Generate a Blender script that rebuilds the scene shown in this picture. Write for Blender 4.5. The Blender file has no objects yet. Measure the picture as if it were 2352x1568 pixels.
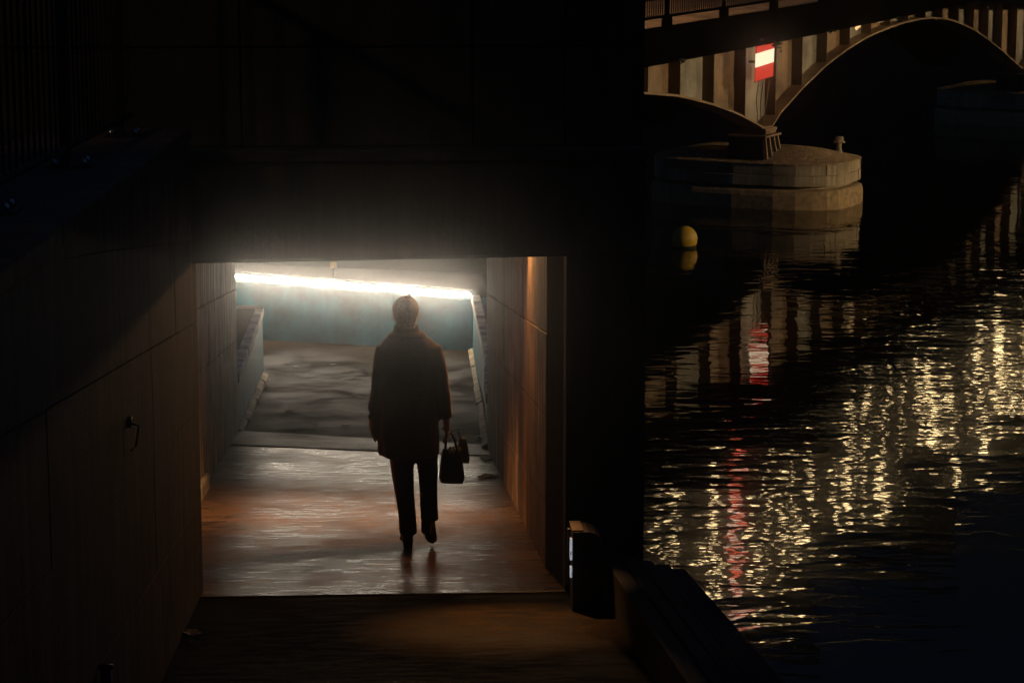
import bpy, bmesh, math, random
from mathutils import Vector, Matrix, noise
random.seed(7)
R = math.radians
scene = bpy.context.scene
COL = scene.collection

# ------------------------------------------------------------------ camera
cam_d = bpy.data.cameras.new('camera'); cam = bpy.data.objects.new('camera', cam_d); COL.objects.link(cam)
cam_d.sensor_width = 36; cam_d.lens = 5600 / 2352 * 36
cam_d.clip_start = .1; cam_d.clip_end = 2000
cam.location = (0, 0, 8); cam.rotation_euler = (R(90 - 10.1643), 0, -R(3.2516))
scene.camera = cam
# ------------------------------------------------------------------ world: deep dusk sky
w = bpy.data.worlds.new('World'); scene.world = w; w.use_nodes = True
wn = w.node_tree; sky = wn.nodes.new('ShaderNodeTexSky'); sky.sky_type = 'NISHITA'; sky.sun_disc = False
sky.sun_elevation = R(-3.5); sky.sun_rotation = R(200)
bg = wn.nodes['Background']; bg.inputs['Strength'].default_value = .10
tint = wn.nodes.new('ShaderNodeMix'); tint.data_type = 'RGBA'; tint.blend_type = 'MULTIPLY'; tint.inputs[0].default_value = 1
tint.inputs[7].default_value = (2.2, 4.9, 10, 1)
wn.links.new(sky.outputs[0], tint.inputs[6]); wn.links.new(tint.outputs[2], bg.inputs[0])
# ------------------------------------------------------------------ exposure
scene.view_settings.view_transform = 'Standard'; scene.view_settings.look = 'None'
scene.view_settings.exposure = 0; scene.view_settings.gamma = 1
scene.cycles.use_denoising = True
scene.cycles.use_light_tree = False; scene.cycles.max_bounces = 8; scene.cycles.volume_bounces = 0
scene.cycles.sample_clamp_indirect = 4; scene.cycles.caustics_reflective = False
LED = 120.0          # radiance of the light strip
HAZE = .0054; HAZE_G = .986

# ------------------------------------------------------------------ materials
def mat(name): 
    m = bpy.data.materials.new(name); m.use_nodes = True
    return m, m.node_tree.nodes, m.node_tree.links, m.node_tree.nodes['Principled BSDF']
def rgb(c): return (c[0], c[1], c[2], 1)
def pos(N, L, sc=(1, 1, 1), rot=(0, 0, 0)):
    g = N.new('ShaderNodeNewGeometry'); mp = N.new('ShaderNodeMapping')
    mp.inputs['Scale'].default_value = sc; mp.inputs['Rotation'].default_value = rot
    L.new(g.outputs['Position'], mp.inputs[0]); return mp.outputs[0]
def nz(N, L, vec, scale, detail=4, rough=.55, dist=0):
    t = N.new('ShaderNodeTexNoise'); t.inputs['Scale'].default_value = scale; t.inputs['Detail'].default_value = detail
    t.inputs['Roughness'].default_value = rough; t.inputs['Distortion'].default_value = dist
    L.new(vec, t.inputs['Vector']); return t.outputs['Fac']
def ramp(N, L, f, stops):
    r = N.new('ShaderNodeValToRGB'); r.color_ramp.elements.remove(r.color_ramp.elements[1])
    r.color_ramp.elements[0].position = stops[0][0]; r.color_ramp.elements[0].color = rgb(stops[0][1])
    for p, c in stops[1:]: r.color_ramp.elements.new(p).color = rgb(c)
    L.new(f, r.inputs[0]); return r.outputs[0]
def mix(N, L, a, b, f, mode='MIX'):
    m = N.new('ShaderNodeMix'); m.data_type = 'RGBA'; m.blend_type = mode
    for s, v in ((0, f), (6, a), (7, b)):
        if hasattr(v, 'links') or hasattr(v, 'is_linked'): L.new(v, m.inputs[s])
        elif s == 0: m.inputs[0].default_value = v
        else: m.inputs[s].default_value = rgb(v)
    return m.outputs[2]
def bump(N, L, b, h, strength=.4, dist=.01, prev=None):
    n = N.new('ShaderNodeBump'); n.inputs['Strength'].default_value = strength; n.inputs['Distance'].default_value = dist
    L.new(h, n.inputs['Height'])
    if prev is not None: L.new(prev, n.inputs['Normal'])
    if b is not None: L.new(n.outputs[0], b.inputs['Normal'])
    return n.outputs[0]
def k(c, f): return tuple(x * f for x in c)

def concrete(name, c, rough=.75, streak=.5, scale=3, bstr=.5):
    m, N, L, b = mat(name)
    v = pos(N, L); big = nz(N, L, v, scale * .5, 6, .65); fine = nz(N, L, v, scale * 14, 5, .7)
    vs = pos(N, L, (9, 9, .55)); st = nz(N, L, vs, 1.2, 5, .65, .3)
    base = ramp(N, L, big, [(.36, k(c, .45)), (.5, c), (.64, k(c, 1.4))])
    s2 = ramp(N, L, st, [(.38, (.18, .17, .16)), (.5, (.8, .8, .8)), (.62, (1.7, 1.62, 1.5))])
    col = mix(N, L, base, s2, streak, 'MULTIPLY')
    f2 = ramp(N, L, fine, [(.3, (.65, .65, .65)), (.7, (1.25, 1.25, 1.25))])
    col = mix(N, L, col, f2, .7, 'MULTIPLY'); L.new(col, b.inputs['Base Color'])
    b.inputs['Roughness'].default_value = rough
    p = bump(N, L, None, st, .35, .012); bump(N, L, b, fine, bstr, .006, p)
    return m
def wet_floor(name, c, r0, r1, bumps=.5, bscale=24, patch=.6, spec=.5):
    m, N, L, b = mat(name); b.inputs['Specular IOR Level'].default_value = spec
    v = pos(N, L); wet = nz(N, L, pos(N, L, (.7, .5, 1)), patch, 6, .62, .5); fine = nz(N, L, pos(N, L, (.8, 1.2, 1)), bscale, 8, .75)
    mid = nz(N, L, pos(N, L, (1.6, 5.5, 1)), 2.6, 8, .70, .2); grit = nz(N, L, v, 120, 3, .6); blot = nz(N, L, v, .9, 5, .6)
    col = ramp(N, L, mid, [(.38, k(c, .3)), (.5, c), (.62, k(c, 1.9))])
    col = mix(N, L, col, ramp(N, L, blot, [(.38, (.5, .48, .45)), (.6, (1.25, 1.2, 1.15))]), .8, 'MULTIPLY')
    col = mix(N, L, col, ramp(N, L, grit, [(.36, (.4, .4, .4)), (.58, (1, 1, 1)), (.70, (2.6, 2.4, 2.1))]), .85, 'MULTIPLY')
    L.new(col, b.inputs['Base Color'])
    a = N.new('ShaderNodeMath'); a.operation = 'ADD'; L.new(wet, a.inputs[0])
    mm = N.new('ShaderNodeMath'); mm.operation = 'MULTIPLY_ADD'; L.new(mid, mm.inputs[0]); mm.inputs[1].default_value = 1.0; mm.inputs[2].default_value = -.5
    L.new(mm.outputs[0], a.inputs[1])
    mr = N.new('ShaderNodeMapRange'); mr.inputs['From Min'].default_value = .3; mr.inputs['From Max'].default_value = .7
    mr.inputs['To Min'].default_value = r0; mr.inputs['To Max'].default_value = r1; L.new(a.outputs[0], mr.inputs[0])
    L.new(mr.outputs[0], b.inputs['Roughness'])
    sp = N.new('ShaderNodeMapRange'); sp.inputs['From Min'].default_value = .36; sp.inputs['From Max'].default_value = .60; sp.inputs['To Min'].default_value = spec; sp.inputs['To Max'].default_value = spec * .04
    L.new(a.outputs[0], sp.inputs[0]); L.new(sp.outputs[0], b.inputs['Specular IOR Level'])
    bump(N, L, b, fine, bumps, .0030)
    return m
def plain(name, c, rough=.6, metal=0, var=.25, scale=8, bstr=.2):
    m, N, L, b = mat(name); v = pos(N, L); f = nz(N, L, v, scale, 5, .6)
    L.new(ramp(N, L, f, [(.3, k(c, 1 - var)), (.7, k(c, 1 + var))]), b.inputs['Base Color'])
    b.inputs['Roughness'].default_value = rough; b.inputs['Metallic'].default_value = metal
    bump(N, L, b, nz(N, L, v, scale * 6, 4, .6), bstr, .004); return m
def fabric(name, c, rough=.9, sheen=.4, sc=(1, .6, .35)):
    m, N, L, b = mat(name); t = N.new('ShaderNodeTexCoord'); f = N.new('ShaderNodeTexNoise')
    f.inputs['Scale'].default_value = 60; f.inputs['Detail'].default_value = 5; L.new(t.outputs['Object'], f.inputs['Vector'])
    L.new(ramp(N, L, f.outputs[0], [(.3, k(c, .6)), (.7, k(c, 1.4))]), b.inputs['Base Color'])
    b.inputs['Roughness'].default_value = rough; b.inputs['Sheen Weight'].default_value = sheen
    b.inputs['Sheen Tint'].default_value = rgb(sc); b.inputs['Sheen Roughness'].default_value = .35
    bump(N, L, b, f.outputs[0], .5, .003); return m
def emit(name, c, s, sampled=True, var=None):
    m, N, L, b = mat(name); b.inputs['Base Color'].default_value = rgb(k(c, .3)); b.inputs['Emission Color'].default_value = rgb(c)
    b.inputs['Emission Strength'].default_value = s
    if var:
        v = nz(N, L, pos(N, L, var), 1, 2); L.new(ramp(N, L, v, [(.38, k(c, .05)), (.5, c)]), b.inputs['Emission Color'])
    if not sampled: m.cycles.emission_sampling = 'NONE'
    return m

M = {}
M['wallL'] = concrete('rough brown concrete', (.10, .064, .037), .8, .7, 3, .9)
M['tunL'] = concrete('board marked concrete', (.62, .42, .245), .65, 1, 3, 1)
M['tunLamp'] = concrete('lamp orange render', (.44, .20, .075), .75, .8, 2.2, 1)  # orange lamplight on the near left wall segment put into the colour
M['tunR'] = concrete('streaked tunnel concrete', (.36, .205, .10), .65, 1, 3, 1)
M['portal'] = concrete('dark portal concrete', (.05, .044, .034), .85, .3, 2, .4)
M['jambShade'] = concrete('unlit dark jamb concrete', (.022, .019, .015), .85, .5, 2, .4)  # shade on the right jamb put into a near-black colour
M['blue'] = concrete('teal painted concrete', (.005, .165, .225), .55, .12, 4, .25)
M['cap'] = concrete('pale chipped stone', (.85, .80, .70), .75, .2, 6, 1)
M['kerb'] = concrete('kerb mortar', (.5, .38, .23), .8, .2, 8, 1)
M['earth'] = plain('brown earth', (.06, .042, .026), .95, 0, .4, 14, .8)
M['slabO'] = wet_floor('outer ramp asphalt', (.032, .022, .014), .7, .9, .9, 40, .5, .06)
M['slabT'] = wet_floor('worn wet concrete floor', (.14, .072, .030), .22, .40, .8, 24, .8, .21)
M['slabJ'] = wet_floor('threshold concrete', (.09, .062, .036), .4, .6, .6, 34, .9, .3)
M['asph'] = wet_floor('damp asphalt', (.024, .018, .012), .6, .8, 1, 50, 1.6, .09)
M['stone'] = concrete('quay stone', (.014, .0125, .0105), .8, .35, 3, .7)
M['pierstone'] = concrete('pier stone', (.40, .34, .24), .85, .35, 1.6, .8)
M['piertop'] = plain('lichen crust', (.42, .31, .17), .95, 0, .5, 7, 1)
M['bayA'] = concrete('pale grey bridge tone', (.43, .42, .36), .6, .2, 1.5, .1)  # bay panels alternate this tone with the buff one
M['bayB'] = concrete('buff bridge tone', (.36, .25, .15), .6, .2, 1.5, .1)
M['fin'] = concrete('shaded brown fin', (.15, .10, .06), .7, .3, 2, .15)  # shaded faces of the stiffeners put into a darker brown
M['fascia'] = plain('unlit fascia black', (.002, .0018, .0016), .9, 0, .3, 4, .2)  # unlit look of the fascia put into a near-black colour
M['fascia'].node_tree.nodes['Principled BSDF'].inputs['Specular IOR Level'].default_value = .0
M['iron'] = plain('black iron', (.02, .018, .016), .5, .3, .3, 20, .3)
M['steel'] = plain('bare bolt steel', (.6, .6, .58), .22, 1, .1, 20, .1)
M['road'] = concrete('lit road surface', (.5, .30, .17), .9, .1, 3, .4)
M['buoy'] = plain('yellow buoy plastic', (.62, .40, .035), .5, 0, .12, 9, .15)
M['coat'] = fabric('brown wool coat', (.045, .020, .0085), .95, .7, (1, .5, .22))
M['trous'] = fabric('black trousers', (.006, .006, .006), .9, .05)
M['boot'] = plain('black boot leather', (.012, .010, .009), .35, 0, .2, 30, .2)
M['skin'] = plain('skin', (.45, .24, .15), .55, 0, .1, 30, .1)
M['hair'] = fabric('halo lit hair', (.26, .13, .055), .8, .6, (1, .6, .3))  # halo glow over the head put into a lighter hair colour
M['bag'] = plain('black bag leather', (.010, .009, .009), .3, 0, .2, 40, .4)
M['bag2'] = plain('patterned dark pouch', (.035, .033, .03), .35, 0, .8, 60, .6)
M['leaf'] = plain('tan fallen leaf', (.6, .36, .16), .7, 0, .25, 30, .5)
M['leafd'] = plain('grey brown leaf', (.25, .19, .12), .7, 0, .35, 30, .5)
M['plaster'] = plain('soot dark facade', (.035, .032, .03), .9, 0, .2, 1, .2)  # even dark tone for all the unseen buildings
M['vine'] = plain('dark leaves', (.012, .016, .008), .8, 0, .3, 20, .3)
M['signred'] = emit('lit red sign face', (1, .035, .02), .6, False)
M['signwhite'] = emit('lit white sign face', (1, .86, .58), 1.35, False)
M['led'] = emit('white light strip', (1, .88, .72), 20, False)
M['screen'] = emit('lit white panel', (.85, .92, 1), .4, False, (60, 60, 30))
M['win'] = emit('warm lit window', (1, .70, .33), 18, False)
M['neonred'] = emit('red neon', (1, .14, .07), 4.5, False)
M['neonpale'] = emit('pale neon', (1, .6, .4), 6, False)
M['lampglass'] = emit('sodium lamp glass', (1, .62, .25), 30, False)
M['smallamp'] = emit('small amber lamp', (1, .6, .25), 1.6, False)

# water
m, N, L, b = mat('river water'); M['water'] = m
b.inputs['Base Color'].default_value = (.002, .003, .003, 1); b.inputs['Roughness'].default_value = .012; b.inputs['IOR'].default_value = 1.33
n1 = nz(N, L, pos(N, L, (1, 1.25, 1), (0, 0, R(12))), .42, 1, .5, .2); n2 = nz(N, L, pos(N, L, (.62, 1.35, 1), (0, 0, R(-6))), 2.1, 1.6, .42, .5)
calm = nz(N, L, pos(N, L, (.10, .22, 1)), 1, 2); am = N.new('ShaderNodeMapRange'); am.inputs['From Min'].default_value = .35; am.inputs['From Max'].default_value = .65; am.inputs['To Min'].default_value = .6; am.inputs['To Max'].default_value = 1.4
L.new(calm, am.inputs[0]); mu = N.new('ShaderNodeMath'); mu.operation = 'MULTIPLY'; L.new(n2, mu.inputs[0]); L.new(am.outputs[0], mu.inputs[1])
n3 = nz(N, L, pos(N, L, (.9, 2.2, 1)), 3.2, 2, .5)
p = bump(N, L, None, n1, 1, .015); p = bump(N, L, None, n3, 1, .0009, p); bump(N, L, b, mu.outputs[0], 1, .0060, p)

# ------------------------------------------------------------------ mesh helpers
class MB:
    def __init__(s): s.v = []; s.f = []
    def add(s, vs, fs):
        o = len(s.v); s.v += [tuple(x) for x in vs]; s.f += [tuple(i + o for i in f) for f in fs]; return s
    def hexa(s, p):   # 8 points: bottom 4 ccw, top 4 ccw
        return s.add(p, [(3, 2, 1, 0), (4, 5, 6, 7), (0, 1, 5, 4), (1, 2, 6, 5), (2, 3, 7, 6), (3, 0, 4, 7)])
    def box(s, x0, x1, y0, y1, z0, z1):
        return s.hexa([(x0, y0, z0), (x1, y0, z0), (x1, y1, z0), (x0, y1, z0), (x0, y0, z1), (x1, y0, z1), (x1, y1, z1), (x0, y1, z1)])
    def prism(s, lo, hi):   # two matching polygons
        n = len(lo)
        return s.add(list(lo) + list(hi), [tuple(range(n))[::-1], tuple(range(n, 2 * n))] + [(i, (i + 1) % n, n + (i + 1) % n, n + i) for i in range(n)])
    def rings(s, rs, cap=True):
        n = len(rs[0]); o = len(s.v)
        for r in rs: s.v += [tuple(x) for x in r]
        for j in range(len(rs) - 1):
            for i in range(n): s.f.append((o + j * n + i, o + j * n + (i + 1) % n, o + (j + 1) * n + (i + 1) % n, o + (j + 1) * n + i))
        if cap: s.f.append(tuple(o + i for i in range(n))[::-1]); s.f.append(tuple(o + (len(rs) - 1) * n + i for i in range(n)))
        return s
    def tube(s, pts, r, n=8):
        pts = [Vector(p) for p in pts]; rs = []
        for i, p in enumerate(pts):
            d = (pts[min(i + 1, len(pts) - 1)] - pts[max(i - 1, 0)]).normalized()
            a = d.cross(Vector((0, 0, 1)) if abs(d.z) < .9 else Vector((1, 0, 0))).normalized(); c = d.cross(a)
            rr = r[i] if isinstance(r, (list, tuple)) else r
            rs.append([p + (a * math.cos(2 * math.pi * q / n) + c * math.sin(2 * math.pi * q / n)) * rr for q in range(n)])
        return s.rings(rs)
def link(name, me, m, parent=None, smooth=False, bevel=0):
    o = bpy.data.objects.new(name, me); COL.objects.link(o)
    if m and not me.materials: me.materials.append(m)
    if smooth: me.polygons.foreach_set('use_smooth', [True] * len(me.polygons))
    if bevel:
        bv = o.modifiers.new('bevel', 'BEVEL'); bv.width = bevel; bv.segments = 2; bv.limit_method = 'ANGLE'
    if parent is not None:
        o.parent = parent; r = parent
        while r is not None: o.location -= r.location; r = r.parent
    return o
def obj(name, mb, m, parent=None, smooth=False, bevel=0):
    """geometry is given in world coordinates; the object is stored relative to its parent"""
    me = bpy.data.meshes.new(name); me.from_pydata(mb.v, [], mb.f); me.validate(); me.update()
    bm = bmesh.new(); bm.from_mesh(me); bmesh.ops.recalc_face_normals(bm, faces=bm.faces); bm.to_mesh(me); bm.free()
    return link(name, me, M[m] if isinstance(m, str) else m, parent, smooth, bevel)
def tag(o, label=None, cat=None, group=None, kind=None):
    for a, v in (('label', label), ('category', cat), ('group', group), ('kind', kind)):
        if v: o[a] = v
    return o
def thing(name, loc, label, cat, group=None):
    o = bpy.data.objects.new(name, None); COL.objects.link(o); o.location = loc; o.empty_display_size = .1
    return tag(o, label, cat, group)
def struct(name, mb, m, **kw): return tag(obj(name, mb, m, **kw), kind='structure')
def share(src, name, loc, parent):
    """another object with the same mesh, moved by loc (world offset)"""
    o = bpy.data.objects.new(name, src.data); COL.objects.link(o); o.parent = parent; o.location = src.location + Vector(loc)
    for md in src.modifiers:
        if md.type == 'BEVEL':
            bv = o.modifiers.new('bevel', 'BEVEL'); bv.width = md.width; bv.segments = md.segments; bv.limit_method = 'ANGLE'
    return o

# ------------------------------------------------------------------ levels
SL, H0 = .12721, 2.223
YK, S2 = 31.0, .03
def zr(y): return 8 - H0 - SL * y if y <= YK else 8 - H0 - SL * YK - S2 * (y - YK)
def rpanel(x0, x1, y0, y1, h0, h1):      # box that follows the ramp's slope
    return MB().hexa([(x0, y0, zr(y0) + h0), (x1, y0, zr(y0) + h0), (x1, y1, zr(y1) + h0), (x0, y1, zr(y1) + h0),
                      (x0, y0, zr(y0) + h1), (x1, y0, zr(y0) + h1), (x1, y1, zr(y1) + h1), (x0, y1, zr(y1) + h1)])
XR, XL, XO, YP, YE = 1.05, -1.42, -1.04, 13.82, 22.6     # right wall, inner left wall, outer left wall, portal, tunnel end
HT = 1.965

# ------------------------------------------------------------------ river
struct('river_water', MB().add([(-60, -40, 0), (140, -40, 0), (140, 260, 0), (-60, 260, 0)], [(0, 1, 2, 3)]), 'water')
# ------------------------------------------------------------------ path: slabs of the ramp
path = tag(bpy.data.objects.new('ramp_path', None), 'wet ramp path running down through the underpass', None, None, 'structure'); COL.objects.link(path)
path.location = (0, 13.8, zr(13.8))
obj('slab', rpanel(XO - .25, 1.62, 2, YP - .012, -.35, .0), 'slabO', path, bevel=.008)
obj('slab', MB().hexa([(XL - .1, YP + .006, zr(YP) - .35), (1.3, YP + .006, zr(YP) - .35), (1.3, 22.0, zr(22.0) - .35), (XL - .1, 23.37, zr(23.37) - .35),
                       (XL - .1, YP + .006, zr(YP) + .004), (1.3, YP + .006, zr(YP) + .004), (1.3, 21.75, zr(21.75) + .004), (XL - .1, 23.37, zr(23.37) + .004)]), 'slabT', path, bevel=.01)
obj('slab', MB().hexa([(XL - .1, 23.40, zr(23.4) - .3), (1.3, 21.78, zr(21.78) - .3), (1.3, 22.75, zr(22.75) - .3), (XL - .1, 24.91, zr(24.91) - .3),
                       (XL - .1, 23.40, zr(23.4) + .012), (1.3, 21.78, zr(21.78) + .012), (1.3, 22.75, zr(22.75) + .014), (XL - .1, 24.91, zr(24.91) + .014)]), 'slabJ', path, bevel=.008)
fl = MB()
lft = [(-1.8, 24.95), (-1.8, 27), (-1.8, 29), (-1.8, 31.3), (-7, 33.2), (-7, 40)]; rgt = [(1.5, 22.78), (1.55, 25.5), (1.6, 28), (1.6, 30.9), (1.6, 33), (1.6, 36)]
rs_ = [[(lx, ly, zr(ly) - .004), (rx, ry, zr(ry) - .004), (rx, ry, zr(ry) - .3), (lx, ly, zr(ly) - .3)] for (lx, ly), (rx, ry) in zip(lft, rgt)]
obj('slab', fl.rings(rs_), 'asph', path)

# ------------------------------------------------------------------ underpass
up = thing('underpass', (0, 18, zr(18)), 'low concrete underpass with square portal, lit from within', 'underpass')
# right wall: backing and panels in rows that follow the slope
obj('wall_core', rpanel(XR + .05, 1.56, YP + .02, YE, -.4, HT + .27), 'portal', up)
rows = [0, .42, .98, 1.5, HT + .27]; cols = [14.72, 17.1, 19.7, YE]
for i in range(4):
    for j in range(3):
        obj('wall_panel', rpanel(XR + random.uniform(-.003, .004), XR + .06, cols[j] + .003, cols[j + 1] - .003, rows[i] + .003, rows[i + 1] - .003), 'tunR', up, bevel=.004)
jm = MB(); zz = lambda y, h: zr(y) + h
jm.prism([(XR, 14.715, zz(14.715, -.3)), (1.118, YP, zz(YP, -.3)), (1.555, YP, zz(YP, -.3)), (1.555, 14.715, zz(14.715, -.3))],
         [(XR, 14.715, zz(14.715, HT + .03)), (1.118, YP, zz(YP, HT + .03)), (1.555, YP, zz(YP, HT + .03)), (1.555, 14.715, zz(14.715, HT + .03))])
tag(obj('jamb', jm, 'jambShade', up, bevel=.015), 'dark chamfered right jamb of the portal')
# left wall
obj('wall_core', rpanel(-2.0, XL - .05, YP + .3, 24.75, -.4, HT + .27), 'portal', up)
cols = [14.3, 18.32, 20.6, 24.72]
for i in range(4):
    for j in range(3):
        brown = j == 0
        obj('wall_panel', rpanel(XL - .06, XL + (random.uniform(-.004, .003) if not brown else -.028 + random.uniform(-.006, .006)), cols[j] + .003, cols[j + 1] - .003,
            rows[i] + .003, rows[i + 1] - .003), 'tunLamp' if brown else 'tunL', up, bevel=.004)
obj('base_kerb', rpanel(XL, XL + .05, 17.0, 19.6, -.05, .13), 'kerb', up, bevel=.02)
tag(obj('jamb', rpanel(-2.0, XO, YP - .0, YP + .3, -.4, HT + .05), 'portal', up, bevel=.012), 'dark left jamb of the portal')
# ceiling, lintel, ledge, upper wall panels
obj('ceiling', rpanel(-2.0, 1.56, YP + .312, YE + .4, HT + .28, HT + .55), 'portal', up)
zl = zr(YP) + HT
obj('lintel', MB().hexa([(-1.9, YP, zl - .01), (1.56, YP, zl + .03), (1.56, YP + .31, zl + .03), (-1.9, YP + .31, zl - .01),
                         (-1.9, YP, 6.56), (1.56, YP, 6.56), (1.56, YP + .31, 6.56), (-1.9, YP + .31, 6.56)]), 'portal', up, bevel=.02)
obj('ledge', MB().box(-1.95, 1.565, YP - .03, 15, 6.562, 6.63), 'portal', up, bevel=.012)
xs = [-9.5, -7.2, -5.2, -3.2, -1.95, -.75, .57, 1.1, 1.56]; zs = [6.632, 7.2, 8.05]
for i in range(8):
    for j in range(2):
        obj('facing_panel', MB().box(xs[i] + .006, xs[i + 1] - .006, YP + .14 + random.uniform(0, .008), YP + .3, zs[j] + .005, zs[j + 1] - .005), 'portal', up, bevel=.008)
obj('wall_core', MB().box(-9.5, 1.555, YP + .31, 15.5, 6.632, 8.04), 'portal', up)
obj('hook', MB().tube([(XL - .01, 16.0, zr(16) + 1.95), (XL + .0, 16.0, zr(16) + 1.85), (XL + .02, 16.05, zr(16) + 1.83), (XL + .03, 16.07, zr(16) + 1.88)], .008), 'iron', up, True)

# ------------------------------------------------------------------ left retaining wall with railing
def zc(y): return 7.262 - .036 * y
rw = thing('retaining_wall', (XO, 8, zr(8)), 'tall rough brown concrete wall along the left side of the ramp', 'wall')
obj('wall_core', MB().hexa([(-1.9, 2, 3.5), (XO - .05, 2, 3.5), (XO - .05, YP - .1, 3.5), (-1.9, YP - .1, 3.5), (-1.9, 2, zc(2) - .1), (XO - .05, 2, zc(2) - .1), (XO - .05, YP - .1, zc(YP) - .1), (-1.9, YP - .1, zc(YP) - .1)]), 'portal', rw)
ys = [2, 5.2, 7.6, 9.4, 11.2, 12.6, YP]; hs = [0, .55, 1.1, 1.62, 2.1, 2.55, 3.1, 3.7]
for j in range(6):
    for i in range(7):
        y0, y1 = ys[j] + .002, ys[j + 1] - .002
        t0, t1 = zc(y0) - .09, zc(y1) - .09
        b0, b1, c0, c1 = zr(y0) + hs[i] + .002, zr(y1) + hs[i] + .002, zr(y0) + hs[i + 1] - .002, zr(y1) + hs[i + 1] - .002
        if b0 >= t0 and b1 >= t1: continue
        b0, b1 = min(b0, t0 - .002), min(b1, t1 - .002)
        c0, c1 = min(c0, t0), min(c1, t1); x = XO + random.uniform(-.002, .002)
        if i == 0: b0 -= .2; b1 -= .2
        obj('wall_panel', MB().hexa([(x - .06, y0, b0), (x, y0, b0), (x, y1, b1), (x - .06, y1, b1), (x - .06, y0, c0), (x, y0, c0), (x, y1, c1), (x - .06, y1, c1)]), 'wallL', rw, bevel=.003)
ys = [2, 4.1, 6.2, 8.0, 9.8, 11.6, YP - .1]
for j in range(6):
    y0, y1 = ys[j] + .006, ys[j + 1] - .006
    obj('coping_stone', MB().hexa([(-1.85, y0, zc(y0) - .085), (XO + .02, y0, zc(y0) - .085), (XO + .02, y1, zc(y1) - .085), (-1.85, y1, zc(y1) - .085),
                                   (-1.85, y0, zc(y0)), (XO + .02, y0, zc(y0)), (XO + .02, y1, zc(y1)), (-1.85, y1, zc(y1))]), 'wallL', rw, bevel=.015)
bank = struct('street_ground', MB().box(-16, -1.86, -6, YP + .3, 3, 6.72), 'portal')
struct('quay_ground', MB().box(-16, -2.02, YP + .31, 24.7, 1, 6.3), 'portal')

XQ = -1.33
rl = thing('railing', (XQ, 9, zc(9)), 'black iron railing with close upright bars on the left wall', 'railing')
obj('bottom_rail', MB().tube([(XQ, 5, zc(5) + .085), (XQ, 13.5, zc(13.5) + .085)], .018, 6), 'iron', rl)
obj('top_rail', MB().tube([(XQ, 5, zc(5) + 1.12), (XQ, 13.5, zc(13.5) + 1.12)], .025, 8), 'iron', rl)
b0 = obj('bar', MB().box(XQ - .0045, XQ + .0045, 8.0 - .007, 8.0 + .007, zc(8) + .09, zc(8) + 1.11), 'iron', rl)
y = 8.0; 
while y < 13.3:
    y += .165; share(b0, 'bar', (0, y - 8, zc(y) - zc(8)), rl)
for y in (8.35, 10.6, 12.9):
    obj('post', MB().box(XQ - .022, XQ + .022, y - .03, y + .03, zc(y) + .01, zc(y) + 1.12), 'iron', rl, bevel=.004)
    pl = obj('base_plate', MB().box(XQ - .07, XQ + .12, y - .09, y + .09, zc(y) + .002, zc(y) + .016), 'iron', rl, bevel=.003)
    for dx, dy in ((.085, -.06), (.085, .06), (-.04, -.06)):
        mb = MB(); n = 10; c = Vector((XQ + dx, y + dy, zc(y) + .016))
        mb.rings([[c + Vector((math.cos(q * .628) * r, math.sin(q * .628) * r, h)) for q in range(n)] for r, h in ((.014, 0), (.014, .012), (.011, .022), (.005, .027))])
        obj('bolt', mb, 'steel', pl, True)
# pull handle and rusty post on the wall
hd = thing('wall_handle', (XO, 10.2, 5.3), 'slim dark metal hanger fixed to the left wall', 'handle')
zh = 5.80; yh = 10.05
obj('plate', MB().box(XO, XO + .02, yh - .03, yh + .03, zh + .05, zh + .09), 'iron', hd, bevel=.004)
obj('bar', MB().tube([(XO + .015, yh - .03, zh + .07), (XO + .05, yh - .03, zh + .06), (XO + .035, yh - .02, zh - .03), (XO + .012, yh - .02, zh - .05)], .005), 'iron', hd, True)
hd.location = (XO, yh, zh - .3)
for c in hd.children: c.location = -hd.location
po = thing('drain_pipe', (XO + .03, 8.7, zr(8.7)), 'thin dark pipe standing against the left wall', 'pipe')
obj('pipe', MB().tube([(XO + .03, 8.75, zr(8.75)), (XO + .03, 8.75, zr(8.75) + .55)], .022), 'iron', po, True)
obj('cap', MB().tube([(XO + .03, 8.75, zr(8.75) + .55), (XO + .03, 8.75, zr(8.75) + .565)], .028), 'iron', po, True)

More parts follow.
